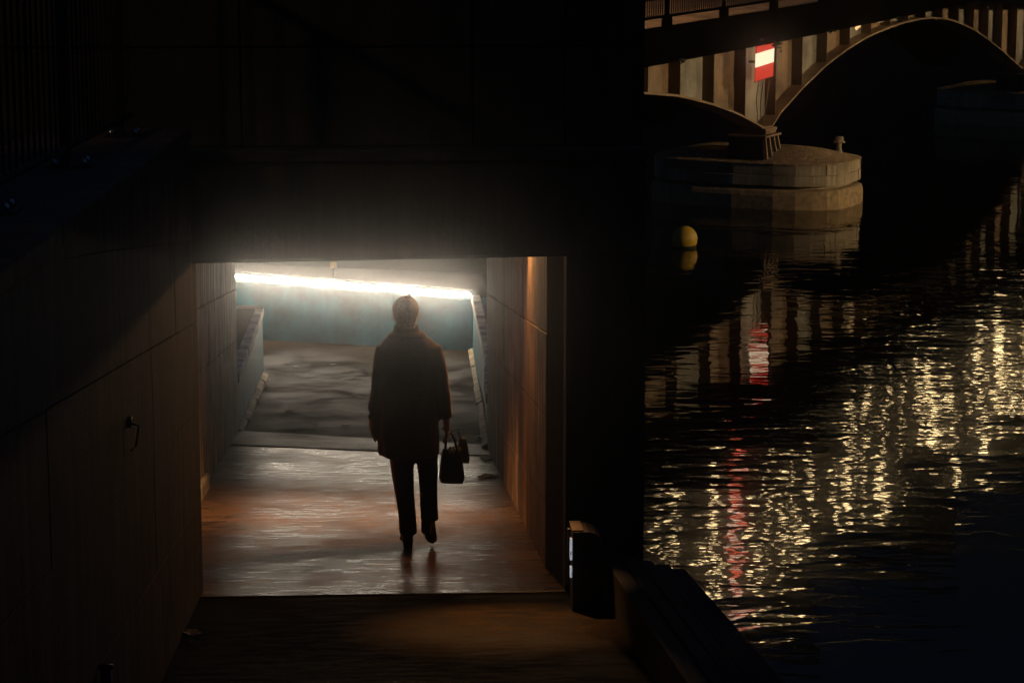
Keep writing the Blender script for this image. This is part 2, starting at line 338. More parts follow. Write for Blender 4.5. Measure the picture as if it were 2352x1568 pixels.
# ------------------------------------------------------------------ far bend: teal parapets
def wallstrip(name, loc, label, base, top, thick, capw, side, kerb=True, cat='parapet', seg=6, capm='cap', caph=.10):
    """inner face through base/top polylines; side = outward unit direction"""
    t = thing(name, loc, label, cat); s = Vector(side)
    def ip(P, u):
        q = u * (len(P) - 1); i = min(int(q), len(P) - 2); return Vector(P[i]).lerp(Vector(P[i + 1]), q - i)
    nb = 12; lo_i = [ip(base, i / nb) - Vector((0, 0, .25)) for i in range(nb + 1)]; hi_i = [ip(top, i / nb) - Vector((0, 0, .05)) for i in range(nb + 1)]
    mb = MB()
    for i in range(nb):
        a, b_, c, d = lo_i[i], lo_i[i + 1], hi_i[i + 1], hi_i[i]
        mb.add([a, b_, c, d, a + s * thick, b_ + s * thick, c + s * thick, d + s * thick], [(0, 1, 2, 3), (7, 6, 5, 4), (3, 2, 6, 7)] + ([(0, 3, 7, 4)] if i == 0 else []) + ([(1, 5, 6, 2)] if i == nb - 1 else []))
    o = obj('wall', mb, 'blue', t); bm = bmesh.new(); bm.from_mesh(o.data); bmesh.ops.remove_doubles(bm, verts=bm.verts, dist=.001); bm.to_mesh(o.data); bm.free()
    for i in range(seg):
        a, b_ = ip(top, i / seg + .002), ip(top, (i + 1) / seg - .002); j = random.uniform(-.008, .008)
        dz = Vector((0, 0, caph)); q = -s * (.028 + j); z = Vector((0, 0, random.uniform(-.004, .004)))
        obj('cap_stone', MB().hexa([a + q - dz, a + s * capw - dz, b_ + s * capw - dz, b_ + q - dz, a + q + z, a + s * capw + z, b_ + s * capw + z, b_ + q + z]), capm, t, bevel=.012)
    if kerb:
        for i in range(seg):
            a, b_ = ip(base, i / seg + .003), ip(base, (i + 1) / seg - .003); q = -s * random.uniform(.05, .075); dz = Vector((0, 0, random.uniform(.04, .06)))
            obj('kerb_stone', MB().hexa([a + q - dz, a - dz, b_ - dz, b_ + q - dz, a + q + dz * .35, a + dz, b_ + dz, b_ + q + dz * .35]), 'kerb', t, bevel=.01)
    return t
lp = wallstrip('parapet', (-1.47, 28, zr(28)), 'short teal parapet with pale capping on the left past the underpass',
          [(-1.43, 24.76, zr(24.76)), (-1.505, 32.15, zr(32.15))], [(-1.437, 24.76, 3.25), (-1.506, 32.15, 2.725)], .3, .085, (-1, 0, 0))
wallstrip('parapet', (1.25, 28, zr(28)), 'teal parapet with pale capping on the right past the underpass',
          [(1.06, YE + .02, zr(YE)), (1.115, 24.06, zr(24.06)), (1.244, 28.03, zr(28.03)), (1.33, 31, zr(31)), (1.38, 34.2, zr(34.2))],
          [(1.07, YE + .02, 3.44), (1.121, 24.06, 3.255), (1.29, 28.03, 2.83), (1.356, 30.2, 2.575), (1.385, 34.2, 2.545)], .3, .10, (1, 0, 0), seg=8)
A, Bp = Vector((1.375, 34.16, 0)), Vector((-5.2, 36.92, 0)); fd = (Bp - A).normalized(); fn = Vector((fd.y, -fd.x, 0)) * -1
if fn.y < 0: fn = -fn
def fz(u): return 2.545 + .021 * u
Lw = (Bp - A).length
def fp(u, z): q = A + fd * u; return (q.x, q.y, z)
wallstrip('parapet', (0, 35, zr(35)), 'teal parapet crossing the far end of the path under the white light strip',
          [fp(0, zr(34.16)), fp(Lw, zr(36.92))], [fp(0, fz(0) - .03), fp(Lw, fz(Lw) - .03)], .3, .3, tuple(fn), False, seg=5, capm='blue', caph=.05)
# raised bed behind the left parapet
struct('raised_bed', MB().hexa([(-7, 24.8, 1), (-1.53, 24.8, 1), (-1.6, 32.15, 1), (-7, 33.2, 1), (-7, 24.8, 3.22), (-1.53, 24.8, 3.22), (-1.6, 32.15, 2.70), (-7, 33.2, 2.70)]), 'earth')
wallstrip('parapet', (-3, 32.5, zr(32.5)), 'teal end wall of the raised bed beside the far bend',
          [(-1.5, 32.18, zr(32.18)), (-7, 33.23, zr(33.2))], [(-1.5, 32.18, 2.735), (-7, 33.23, 2.735)], .02, .10, (-.19, -.98, 0), False, seg=4)
sbk = MB().hexa([(1.69, YE, -.6), (2.3, YE, -.6), (3.5, 38.4, -.6), (1.69, 38.4, -.6), (1.69, YE, 2.3), (2.25, YE, 2.15), (3.4, 38.4, 2.2), (1.69, 38.4, 2.2)])
sbk.hexa([(1.685, 34.6, -.6), (1.685, 38.4, -.6), (-7, 41.5, -.6), (-7, 38.2, -.6), (1.685, 34.6, 2.2), (1.685, 38.4, 2.2), (-7, 41.5, 2.2), (-7, 38.2, 2.2)])
struct('stone_bank', sbk, 'stone')
# light strip
LN = 4.4
ls = thing('light_strip', fp(0, 0), 'glaring white light strip along the top of the far teal parapet', 'light strip')
q = -fn * .055
obj('tube', MB().tube([Vector(fp(u, fz(u) + .012)) + q for u in (0.02, 1.5, 3.0, LN)], .023, 10), 'led', ls)
chn = MB(); c0, c1 = Vector(fp(-.02, fz(0) + .012)), Vector(fp(Lw, fz(Lw) + .012)); zv = Vector((0, 0, 1)); g0, g1 = fn * -.008, fn * .03
chn.hexa([c0 + g0 - zv * .04, c1 + g0 - zv * .04, c1 + g1 - zv * .04, c0 + g1 - zv * .04, c0 + g0 + zv * .06, c1 + g0 + zv * .06, c1 + g1 + zv * .06, c0 + g1 + zv * .06])
obj('channel', chn, 'iron', ls)
for u in (.3, 1.3, 2.3, 3.3, 4.3):
    c = Vector(fp(u, fz(u) - .02)); obj('bracket', MB().tube([c + q * .35, c + q * 1.0 + Vector((0, 0, .0))], .009, 6), 'iron', ls)
LN = 4.4
l = bpy.data.lights.new('light_strip_light', 'AREA'); l.shape = 'RECTANGLE'; l.size = LN; l.size_y = .054; l.color = (1, .83, .63); l.energy = LED * math.pi * LN * .054
lo = bpy.data.objects.new('light_strip_light', l); COL.objects.link(lo); lc = Vector(fp(LN / 2 + .02, fz(LN / 2) + .012)) - fn * .11
ax = Vector(fp(LN, fz(LN))) - Vector(fp(0, fz(0))); ax.normalize(); dn = (-fn - Vector((0, 0, .5))).normalized(); dn = (dn - ax * dn.dot(ax)).normalized(); zz_ = -dn; yy = zz_.cross(ax)
lo.matrix_world = Matrix.Translation(lc) @ Matrix((ax, yy, zz_)).transposed().to_4x4()
lj = thing('junction_box', fp(2.2, 2.9), 'small pale fixture box above the light strip', 'box')
bx = Vector(fp(2.25, 0)) + fn * .25
obj('post', MB().box(bx.x - .006, bx.x + .006, bx.y - .006, bx.y + .006, 2.2, 2.80), 'iron', lj)
obj('housing', MB().box(bx.x - .05, bx.x + .05, bx.y - .04, bx.y + .04, 2.78, 2.88), 'kerb', lj, bevel=.01)
lj.location = (bx.x, bx.y, 2.2)
for c in lj.children: c.location = -lj.location

# ------------------------------------------------------------------ quay stones stepping down at the right of the ramp
qs = thing('quay_edge', (1.7, 11, zr(11)), 'dark stepped quay stones beside the ramp above the water', 'quay')
for i, (x0, x1, h) in enumerate([(1.30, 1.40, .24), (1.41, 1.50, .225), (1.51, 1.60, .205), (1.61, 1.70, .18), (1.71, 1.795, .15)]):
    for y0 in (2, 5.9, 9.8):
        y1 = min(y0 + 3.9, YP - .04)
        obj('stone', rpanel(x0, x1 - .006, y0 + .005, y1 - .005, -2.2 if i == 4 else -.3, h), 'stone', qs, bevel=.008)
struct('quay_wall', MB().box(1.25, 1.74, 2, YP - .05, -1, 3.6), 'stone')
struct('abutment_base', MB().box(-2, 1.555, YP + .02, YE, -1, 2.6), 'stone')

# lit cabinet by the portal
cb = thing('lit_cabinet', (1.2, 13.3, zr(13.3)), 'small black cabinet with glowing white side panel at the portal', 'cabinet')
zb, zt = zr(13.3) - .05, 4.565; x0, x1, y0, y1 = 1.085, 1.26, 13.12, 13.34
prof = [(x0, zb), (x1, zb), (x1, zt - .09)] + [(x1 - .09 + .09 * math.cos(a), zt - .09 + .09 * math.sin(a)) for a in (R(30), R(60), R(90))] + [(x0, zt)]
obj('housing', MB().prism([(x, y0, z) for x, z in prof], [(x, y1, z) for x, z in prof]), 'iron', cb, bevel=.006)
obj('top_plate', MB().hexa([(x0 - .004, y0 + .01, zt), (x0 + .06, y0 + .01, zt), (x0 + .06, y1, zt), (x0 - .004, y1, zt)] + [(x0 - .004, y0 + .01, zt + .008), (x0 + .06, y0 + .01, zt + .008), (x0 + .06, y1, zt + .008), (x0 - .004, y1, zt + .008)]), 'wallL', cb)
obj('panel', MB().box(x0 - .012, x0 - .002, y0 + .03, y0 + .075, zt - .17, zt - .05), 'screen', cb)
obj('panel', MB().box(x0 - .012, x0 - .002, y0 + .03, y0 + .065, zt - .27, zt - .21), 'screen', cb)
obj('panel_frame', MB().box(x0 - .016, x0 - .001, y1 - .045, y1 - .01, zt - .36, zt - .03), 'iron', cb)

# ------------------------------------------------------------------ sodium ceiling lamp (hidden behind the lintel)
lamp_x, lamp_y = .93, 16.5
cl = thing('ceiling_lamp', (lamp_x, lamp_y, zr(lamp_y) + HT + .28), 'small warm lamp under the tunnel ceiling near the portal', 'lamp')
zt2 = zr(lamp_y) + HT + .28
obj('housing', MB().box(lamp_x - .12, lamp_x + .12, lamp_y - .06, lamp_y + .06, zt2 - .04, zt2 + .01), 'iron', cl, bevel=.01)
l = bpy.data.lights.new('ceiling_lamp_light', 'SPOT'); l.energy = 44; l.color = (1, .52, .19); l.spot_size = R(170); l.spot_blend = .6; l.shadow_soft_size = .03
lo = bpy.data.objects.new('ceiling_lamp_light', l); COL.objects.link(lo); lo.location = (lamp_x, lamp_y, zt2 - .09); lo.rotation_euler = (Vector((-.7, 15.2, 3.9)) - lo.location).to_track_quat('-Z', 'Y').to_euler()

# recessed downlight in the lintel: throws the warm pool on the ramp outside
for i, (wx, wy, en, lb) in enumerate(((-.3, 17.9, 260, 'warm downlight in the middle of the tunnel ceiling'),)):
    zc_ = zr(wy) + HT + .28; d_ = thing('downlight', (wx, wy, zc_), lb, 'lamp')
    obj('trim_ring', MB().tube([(wx, wy, zc_ - .02), (wx, wy, zc_ + .01)], .07, 14), 'iron', d_)
    l = bpy.data.lights.new('downlight_light', 'SPOT'); l.energy = en; l.color = (1, .60, .28); l.spot_size = R(94); l.spot_blend = 1; l.shadow_soft_size = .05
    lo = bpy.data.objects.new('downlight_light', l); COL.objects.link(lo); lo.location = (wx, wy, zc_ - .04); lo.rotation_euler = (0, 0, 0)
dl = thing('downlight', (.74, 14.03, zl), 'warm recessed downlight in the underside of the portal lintel', 'lamp')
obj('trim_ring', MB().tube([(.74, 14.03, zl - .002), (.74, 14.03, zl + .03)], .05, 14), 'iron', dl)
l = bpy.data.lights.new('downlight_light', 'SPOT'); l.energy = 220; l.color = (1, .48, .16); l.spot_size = R(44); l.spot_blend = 1; l.shadow_soft_size = .012
lo = bpy.data.objects.new('downlight_light', l); COL.objects.link(lo); lo.location = (.74, 14.03, zl - .018); lo.rotation_euler = (Vector((.66, 12.75, 4.15)) - lo.location).to_track_quat('-Z', 'Y').to_euler()

# ------------------------------------------------------------------ fallen leaves
def leaf(x, y, sx, sy, rot, m, label, h=.012):
    n = 14; mb = MB(); pts = []
    for i in range(n):
        a = 2 * math.pi * i / n; r = 1 + .22 * math.sin(3 * a + x) + random.uniform(-.13, .13)
        u, v = sx * r * math.cos(a), sy * r * math.sin(a); X = x + u * math.cos(rot) - v * math.sin(rot); Y = y + u * math.sin(rot) + v * math.cos(rot)
        pts.append(Vector((X, Y, zr(Y) + .010 + random.uniform(0, h * .6))))
    lo_ = [p - Vector((0, 0, .004)) for p in pts]
    c = Vector((x, y, zr(y) + .016)); nn = len(pts)
    mb.add(pts + lo_ + [c, c - Vector((0, 0, .004))], [(i, (i + 1) % nn, 2 * nn) for i in range(nn)] + [(nn + (i + 1) % nn, nn + i, 2 * nn + 1) for i in range(nn)] + [(i, nn + i, nn + (i + 1) % nn, (i + 1) % nn) for i in range(nn)])
    o = obj('fallen_leaf', mb, m); o.data.transform(Matrix.Translation((-x, -y, -zr(y)))); o.location = (x, y, zr(y))
    tag(o, label, 'leaf', 'fallen leaves on the ramp'); return o
leaf(.93, 20.15, .066, .16, -.3, 'leaf', 'broad tan leaf lying alone to the right of the handbag', .02)
leaf(-1.0, 12.55, .05, .10, .4, 'leafd', 'crumpled leaf at the foot of the left wall outside the portal', .03)
leaf(.99, 21.7, .05, .22, 0, 'leafd', 'greyish leaf against the foot of the right tunnel wall')
leaf(.83, 23.1, .05, .12, .5, 'leaf', 'small tan leaf just past the threshold beside the right wall', .02)
leaf(1.06, 23.6, .06, .25, .1, 'leafd', 'curled pale leaf under the right teal parapet', .05)

rl_ = random.Random(11)
for i in range(16):
    leaf(rl_.uniform(-1.2, 1.0), rl_.uniform(24.8, 33), rl_.uniform(.02, .035), rl_.uniform(.03, .06), rl_.uniform(0, 3), 'leafd', 'small pale leaf scrap on the damp asphalt past the threshold', .01)
# ------------------------------------------------------------------ person walking away
PX, PY = .212, 15.86; PZ = zr(PY) + .004
def P(x, y, z): return (PX + x, PY + y, PZ + z * .985)
per = thing('person', (PX, PY, PZ), 'person in brown coat and dark trousers walking away with a black handbag', 'person')
def ell(cx, cy, z, rx, ry, n=28, wob=0, e=2.3):
    out = []
    for i in range(n):
        a = 2 * math.pi * i / n; c, s = math.cos(a), math.sin(a)
        rr = 1 + wob * math.sin(5 * a + z * 9) + wob * .6 * math.sin(9 * a + z * 4)
        out.append(P(cx + rx * rr * math.copysign(abs(c) ** (2 / e), c), cy + ry * rr * math.copysign(abs(s) ** (2 / e), s), z))
    return out
def evald(o):
    dg = bpy.context.evaluated_depsgraph_get(); me = bpy.data.meshes.new_from_object(o.evaluated_get(dg)); o.modifiers.clear(); old = o.data; o.data = me; bpy.data.meshes.remove(old)
# body: skeleton grown with a skin modifier
def skinned(name, chains, m, parent, root=0, sub=2):
    vs, es, rad = [], [], []; idx = {}
    for ch in chains:
        prev = None
        for p_, r in ch:
            key = tuple(round(c, 4) for c in p_)
            if key not in idx: idx[key] = len(vs); vs.append(P(*p_)); rad.append(r)
            if prev is not None and prev != idx[key]: es.append((prev, idx[key]))
            prev = idx[key]
    me = bpy.data.meshes.new(name); me.from_pydata(vs, es, []); o = link(name, me, m, parent)
    md = o.modifiers.new('skin', 'SKIN')
    for i, r in enumerate(rad):
        d = me.skin_vertices[0].data[i]; r = r if isinstance(r, tuple) else (r, r); d.radius = r; d.use_root = (i == root)
    s = o.modifiers.new('sub', 'SUBSURF'); s.levels = sub; s.render_levels = sub
    evald(o); o.data.polygons.foreach_set('use_smooth', [True] * len(o.data.polygons)); return o
pel, chest, nk = (.01, 0, .92), (.005, .0, 1.28), (-.005, .02, 1.47)
hl, hr = (-.237, .075, .875), (.253, .03, .87)
def hand(wr, side, down):
    x, y, z = wr; ch = []
    pal = (x + .004 * side, y + .012, z - .055)
    ch.append([(wr, .026), (pal, (.036, .017))])
    for j, ln in enumerate((.072, .082, .076, .060)):
        fy = y + .045 - .026 * j
        k0 = (x + .004 * side, fy, z - .095); k1 = (x - .004 * side, fy + .004, z - .095 - ln * .5); k2 = (x - .020 * side, fy + .006, z - .095 - ln * .85)
        ch.append([(pal, (.036, .017)), (k0, .0095), (k1, .0085), (k2, .007)])
    t0 = (x - .012 * side, y + .045, z - .05); t1 = (x - .022 * side, y + .062, z - .085); ch.append([(pal, (.036, .017)), (t0, .011), (t1, .009)])
    return ch
body = skinned('body', [
    [(pel, (.15, .11)), ((.005, 0, 1.10), (.13, .10)), (chest, (.15, .105)), ((0, .01, 1.40), (.10, .08)), (nk, .052), ((-.01, .04, 1.545), (.045, .06)), ((-.012, .05, 1.61), (.060, .075)), ((-.012, .045, 1.67), (.044, .055))],
    [(chest, (.15, .105)), ((-.165, .0, 1.375), .058), ((-.198, -.02, 1.13), .042), (hl, .028)],
    [(chest, (.15, .105)), ((.175, .0, 1.375), .058), ((.214, .0, 1.13), .042), (hr, .028)],
    [(pel, (.15, .11)), ((-.075, .01, .80), .085), ((-.06, .02, .48), .058), ((-.012, -.03, .11), .042)],
    [(pel, (.15, .11)), ((.10, 0, .80), .085), ((.12, .05, .48), .058), ((.115, -.12, .20), .042)]] + hand(hl, -1, 1) + hand(hr, 1, 1), M['skin'], per)
# coat: torso, sleeves and collar fused by a voxel remesh
mb = MB()
mb.rings([ell(.008, -.005, .645, .204, .160, wob=.03), ell(.004, -.01, .70, .206, .160, wob=.026), ell(0, -.01, .80, .206, .158, wob=.02), ell(0, -.005, .92, .192, .150, wob=.014), ell(.003, 0, 1.05, .180, .138, wob=.008),
          ell(.004, 0, 1.18, .184, .134), ell(.004, 0, 1.30, .192, .133), ell(.004, .005, 1.375, .196, .122), ell(.002, .01, 1.42, .165, .105), ell(-.004, .016, 1.452, .128, .088), ell(-.008, .02, 1.49, .078, .078)])
mb.tube([P(-.164, 0, 1.385), P(-.176, -.01, 1.30), P(-.193, -.025, 1.17), P(-.204, -.018, 1.08), P(-.224, .03, .95), P(-.234, .06, .885)], [.050, .057, .056, .052, .049, .052], 16)
mb.tube([P(.172, 0, 1.385), P(.184, -.005, 1.30), P(.208, -.005, 1.17), P(.220, .0, 1.08), P(.242, .02, .95), P(.252, .03, .885)], [.050, .057, .056, .052, .049, .052], 16)
# pocket flare on the left hip
mb.tube([P(-.165, 0, .98), P(-.195, .0, .88), P(-.205, 0, .80), P(-.17, 0, .74)], [.03, .045, .045, .03], 12)
coat = obj('coat', mb, 'coat', per)
rm = coat.modifiers.new('remesh', 'REMESH'); rm.mode = 'VOXEL'; rm.voxel_size = .011
sm = coat.modifiers.new('smooth', 'SMOOTH'); sm.iterations = 6
evald(coat)
for v in coat.data.vertices:      # soft folds in the wool
    q = Vector((v.co.x * 5, v.co.y * 5, v.co.z * 2.2)); v.co += v.normal * (.013 * noise.noise(q) + .007 * noise.noise(q * 2.7))
coat.data.polygons.foreach_set('use_smooth', [True] * len(coat.data.polygons))
# collar: open stand collar, folded outwards, slightly higher on the left
mb = MB(); n = 30; inn, out = [], []
for z, r, th in ((1.44, .094, .018), (1.465, .074, .018), (1.495, .063, .015), (1.518, .064, .008)):
    for lst, add in ((inn, 0), (out, th)):
        lst.append([P(-.01 + (r + add) * 1.08 * math.cos(2 * math.pi * i / n), .022 + (r + add) * math.sin(2 * math.pi * i / n), z + .012 * math.sin(2 * math.pi * i / n * 2 + 1) * (z - 1.45) / .1) for i in range(n)])
mb.rings(out + inn[::-1], cap=False); obj('collar', mb, 'coat', coat, True)
for z in (1.39, 1.395): pass
lap = MB(); lap.rings([ell(-.006, .012, 1.448, .135, .10), ell(-.006, .014, 1.468, .118, .096), ell(-.006, .018, 1.482, .098, .088)]); obj('collar_fold', lap, 'coat', coat, True)
# trousers
mb = MB()
mb.rings([ell(.012, .0, .98, .15, .11), ell(.012, .0, .86, .155, .12), ell(.012, 0, .78, .16, .12)])
def leg(pts):
    return [ell(x, y, z, rx, ry, 20, .012) for x, y, z, rx, ry in pts]
mb.rings(leg([(-.06, 0, .86, .09, .105), (-.045, .01, .70, .084, .095), (-.035, .018, .52, .070, .082), (-.025, .0, .36, .060, .075), (-.012, -.02, .22, .058, .075), (-.004, -.03, .10, .060, .085)]))
mb.rings(leg([(.10, 0, .86, .085, .105), (.115, .02, .70, .080, .095), (.128, .045, .52, .066, .08), (.130, .0, .38, .058, .075), (.130, -.07, .29, .057, .072), (.132, -.10, .215, .061, .078)]))
tr = obj('trousers', mb, 'trous', per); rm = tr.modifiers.new('remesh', 'REMESH'); rm.mode = 'VOXEL'; rm.voxel_size = .010
sm = tr.modifiers.new('smooth', 'SMOOTH'); sm.iterations = 4; evald(tr)
for v in tr.data.vertices:
    q = Vector((v.co.x * 9, v.co.y * 9, v.co.z * 4)); v.co += v.normal * .006 * noise.noise(q)
tr.data.polygons.foreach_set('use_smooth', [True] * len(tr.data.polygons))
# boots with block heels
def boot(name, M4):
    mb = MB(); T = lambda p_: P(*(M4 @ Vector(p_)))
    def sec(y, z0, z1, hw): return [T((hw * math.cos(a), y, (z0 + z1) / 2 + (z1 - z0) / 2 * math.sin(a))) for a in [2 * math.pi * i / 14 for i in range(14)]]
    mb.rings([sec(-.055, .06, .12, .02), sec(-.045, .05, .16, .036), sec(.0, .048, .17, .040), sec(.05, .035, .13, .041), (sec(.10, .012, .085, .044)), sec(.15, .0, .06, .043), sec(.19, .0, .045, .033), sec(.215, .004, .03, .012)])
    mb.rings([[T((.042 * math.cos(a), -.005 + .052 * math.sin(a), z)) for a in [2 * math.pi * i / 14 for i in range(14)]] for z in (.10, .16, .22)])
    o = obj(name, mb, 'boot', per, True)
    hb = MB(); hb.hexa([T(p_) for p_ in ((-.028, -.045, 0), (.028, -.045, 0), (.028, .012, 0), (-.028, .012, 0), (-.034, -.05, .075), (.034, -.05, .075), (.034, .02, .07), (-.034, .02, .07))]); obj('heel', hb, 'boot', o, bevel=.004)
boot('boot', Matrix.Translation((-.012, -.03, .0)) @ Matrix.Rotation(R(4), 4, 'Z'))
boot('boot', Matrix.Translation((.112, -.10, .115)) @ Matrix.Rotation(R(-14), 4, 'Z') @ Matrix.Rotation(R(-34), 4, 'X'))
# hair: short bob with stray strands
mb = MB(); n = 40; rings = []
for j in range(15):
    u = j / 14; ph = R(-66 + 156 * u)
    r = max(.088 * math.cos(ph), .058 if u < .2 else .003); z = 1.628 + .093 * math.sin(ph) - (.045 * (1 - u * 4) if u < .25 else 0)
    rings.append([P(-.012 + r * (1 + .035 * math.sin(i * 2.1) * (1 - u) + .02 * math.sin(i * 5.3)) * math.cos(2 * math.pi * i / n), .03 + r * 1.08 * math.sin(2 * math.pi * i / n), z + .012 * math.sin(i * 1.7) * (1 - u) ** 3) for i in range(n)])
mb.rings(rings); hair = obj('hair', mb, 'hair', per, True)
sb = MB()
for i in range(260):
    a = random.uniform(0, 2 * math.pi); j = random.randint(1, 10); base = Vector(rings[j][int(a / 2 / math.pi * n) % n]); c0 = Vector(P(-.012, .03, 1.60)); d = (base - c0).normalized()
    l_ = random.uniform(.03, .07); s_ = Vector((random.uniform(-.2, .2), random.uniform(-.2, .2), -1))
    sb.tube([base - d * .004, base + d * random.uniform(.001, .004) + s_ * l_ * .5, base + d * random.uniform(.0, .007) + s_ * l_], [.0010, .0008, .0004], 3)
obj('hair_strands', sb, 'hair', hair, True)
hc = MB(); hc.tube([P(-.02, .0, 1.715), P(.015, .0, 1.735), P(.02, .01, 1.712)], .006, 6); obj('hair_clip', hc, 'boot', hair, True)

# handbag and pouch
hb_ = thing('handbag', P(.30, .04, .43), 'black leather handbag hanging from the walker\'s right hand', 'handbag')
def bagbody(cx, cy, zt, zb, wt, wb, dt, db, yaw=0):
    rs = []
    for i in range(8):
        u = i / 7; z = zb + (zt - zb) * u; e = min(1, .82 + u * 1.2) if u < .15 else 1
        hw = (wb + (wt - wb) * u) / 2 * e; hd_ = (db + (dt - db) * u) / 2 * e * (1 + .12 * math.sin(u * math.pi))
        r = []
        for q in range(20):
            a = 2 * math.pi * q / 20; c, s = math.cos(a), math.sin(a); x = hw * math.copysign(abs(c) ** .45, c); y = hd_ * math.copysign(abs(s) ** .45, s)
            r.append(P(cx + x * math.cos(yaw) - y * math.sin(yaw), cy + x * math.sin(yaw) + y * math.cos(yaw), z + .006 * math.sin(a * 2 + u)))
        rs.append(r)
    return MB().rings(rs)
obj('bag_body', bagbody(.288, .05, .668, .432, .125, .178, .06, .10, .15), 'bag', hb_, True)
for dy in (-.025, .03):
    obj('handle', MB().tube([P(.245, .05 + dy, .65), P(.25, .05 + dy, .72), P(.262, .045 + dy * .6, .772), P(.285, .045 + dy * .6, .775), P(.31, .05 + dy, .72), P(.325, .05 + dy, .65)], .007, 8), 'bag', hb_, True)
bk = MB()
for i in range(2): bk.tube([P(.272 + .022 * i, -.0, .645), P(.278 + .022 * i, -.004, .69)], .008, 8)
obj('buckle', bk, 'steel', hb_, True)
pc = thing('pouch', P(.375, .1, .55), 'small crinkled dark pouch dangling beside the black handbag', 'bag')
obj('pouch_body', bagbody(.362, .11, .735, .555, .045, .105, .03, .06, .5), 'bag2', pc, True)
obj('strap', MB().tube([P(.345, .10, .73), P(.325, .07, .80), P(.285, .045, .785)], .004, 6), 'bag2', pc, True)

# ------------------------------------------------------------------ footbridge
AZ = R(29.5); E_ = Vector((math.sin(AZ), math.cos(AZ), 0)); N_ = Vector((math.cos(AZ), -math.sin(AZ), 0)); S_ = Vector((10.75, 66, 0))
def Q(t, n, z): p_ = S_ + E_ * t + N_ * n; return (p_.x, p_.y, z)
def qbox(t0, t1, n0, n1, z0, z1, z0b=None, z1b=None):
    a, b_ = (z0 if z0b is None else z0b), (z1 if z1b is None else z1b)
    return MB().hexa([Q(t0, n0, z0), Q(t1, n0, a), Q(t1, n1, a), Q(t0, n1, z0), Q(t0, n0, z1), Q(t1, n0, b_), Q(t1, n1, b_), Q(t0, n1, z1)])
def interp(pts, t):
    if t <= pts[0][0]: return pts[0][1]
    for (a, za), (b_, zb_) in zip(pts, pts[1:]):
        if t <= b_: return za + (zb_ - za) * (t - a) / (b_ - a)
    return pts[-1][1]
TP, TP2 = -1.05, 25.9
def arch(t):   # underside of the ribs
    if t > TP2 + .35: u = (t - TP2 - .35) / 26; return 2.12 + 2.2 * (1 - (2 * min(max(u, 0), 1) - 1) ** 2)
    if t >= TP + .35:
        return interp([(-.7, 2.2), (-.5, 2.274), (1.55, 2.933), (3.62, 3.478), (5.56, 3.85), (7.49, 4.115), (9.2, 4.26), (10.89, 4.36), (12.5, 4.40), (14.07, 4.375), (15.4, 4.29), (16.75, 4.13), (18.6, 3.83), (20.37, 3.44), (22.24, 2.96), (24.41, 2.36), (25.5, 2.06)], t)
    if t <= TP - .35: return interp([(-30, 2.2), (-22, 3.5), (-16, 3.85), (-12, 3.78), (-9.51, 3.574), (-7.34, 3.361), (-5.07, 2.983), (-3.46, 2.651), (-1.84, 2.228), (-1.4, 2.1)], t)
    return 2.08
def fas(t): return interp([(-30, 4.0), (-10.8, 4.3), (-2.97, 4.42), (8.81, 4.655), (16.2, 4.83), (19, 4.70), (22.97, 4.50), (50, 3.7)], t)
br = thing('footbridge', Q(TP, 0, 2.1), 'arched footbridge with ribbed buff and grey side girders over the river', 'bridge')
tf = [-9.1 - 2.25 * 3 + 2.25 * i for i in range(4)] + [-7.09, -4.85, -2.6, -.3, 1.79, 3.85, 5.87, 7.85, 9.72, 11.55, 13.4, 15.3, 17.2, 19.05, 20.9, 22.75, 24.75, 27, 29.2, 31.4, 33.6, 35.8]
for off, near in ((0, True), (-3.0, False)):
    for i in range(len(tf) - 1):
        a, b_ = tf[i] + .004, tf[i + 1] - .004
        if not near and i % 3: continue
        if not near: b_ = tf[min(i + 3, len(tf) - 1)]
        k_ = 6 if near else 4; lo_, hi_ = [], []
        for q in range(k_ + 1): t = a + (b_ - a) * q / k_; lo_.append((t, arch(t) + .05))
        poly = [(t, z) for t, z in lo_] + [(b_, fas(b_) + .35), (a, fas(a) + .35)]
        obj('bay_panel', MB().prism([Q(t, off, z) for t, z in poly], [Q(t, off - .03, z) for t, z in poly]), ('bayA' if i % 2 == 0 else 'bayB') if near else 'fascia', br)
        if near: obj('stiffener', MB().prism([Q(tf[i] - .02, .002, arch(tf[i]) + .04), Q(tf[i] - .02, .31, arch(tf[i]) + .04), Q(tf[i] - .02, .31, fas(tf[i]) + .33), Q(tf[i] - .02, .002, fas(tf[i]) + .33)],
                                             [Q(tf[i] + .02, .002, arch(tf[i] + .04) + .04), Q(tf[i] + .02, .31, arch(tf[i] + .04) + .04), Q(tf[i] + .02, .31, fas(tf[i]) + .33), Q(tf[i] + .02, .002, fas(tf[i]) + .33)]), 'fin', br)
    # flanges
    for (ta, tb) in ((-24, TP - .3), (TP - .3, TP + .3), (TP + .3, TP2 - .3), (TP2 - .3, TP2 + .3), (TP2 + .3, 36)):
        nseg = max(1, int((tb - ta) / .6)); rs = []
        for q in range(nseg + 1):
            t = ta + (tb - ta) * q / nseg; z = arch(t); rs.append([Q(t, off - .2, z), Q(t, off + .40, z), Q(t, off + .40, z + .055), Q(t, off - .2, z + .055)])
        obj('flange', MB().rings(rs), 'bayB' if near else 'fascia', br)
for i in range(len(tf) - 1):
    a, b_ = tf[i], tf[i + 1] - .006; za, zb_ = fas(a), fas(b_)
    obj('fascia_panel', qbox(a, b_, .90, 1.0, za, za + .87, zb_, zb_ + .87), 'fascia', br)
    obj('deck_panel', qbox(a, b_, -4.0, .895, za + .55, za + .80, zb_ + .55, zb_ + .80), 'road', br)
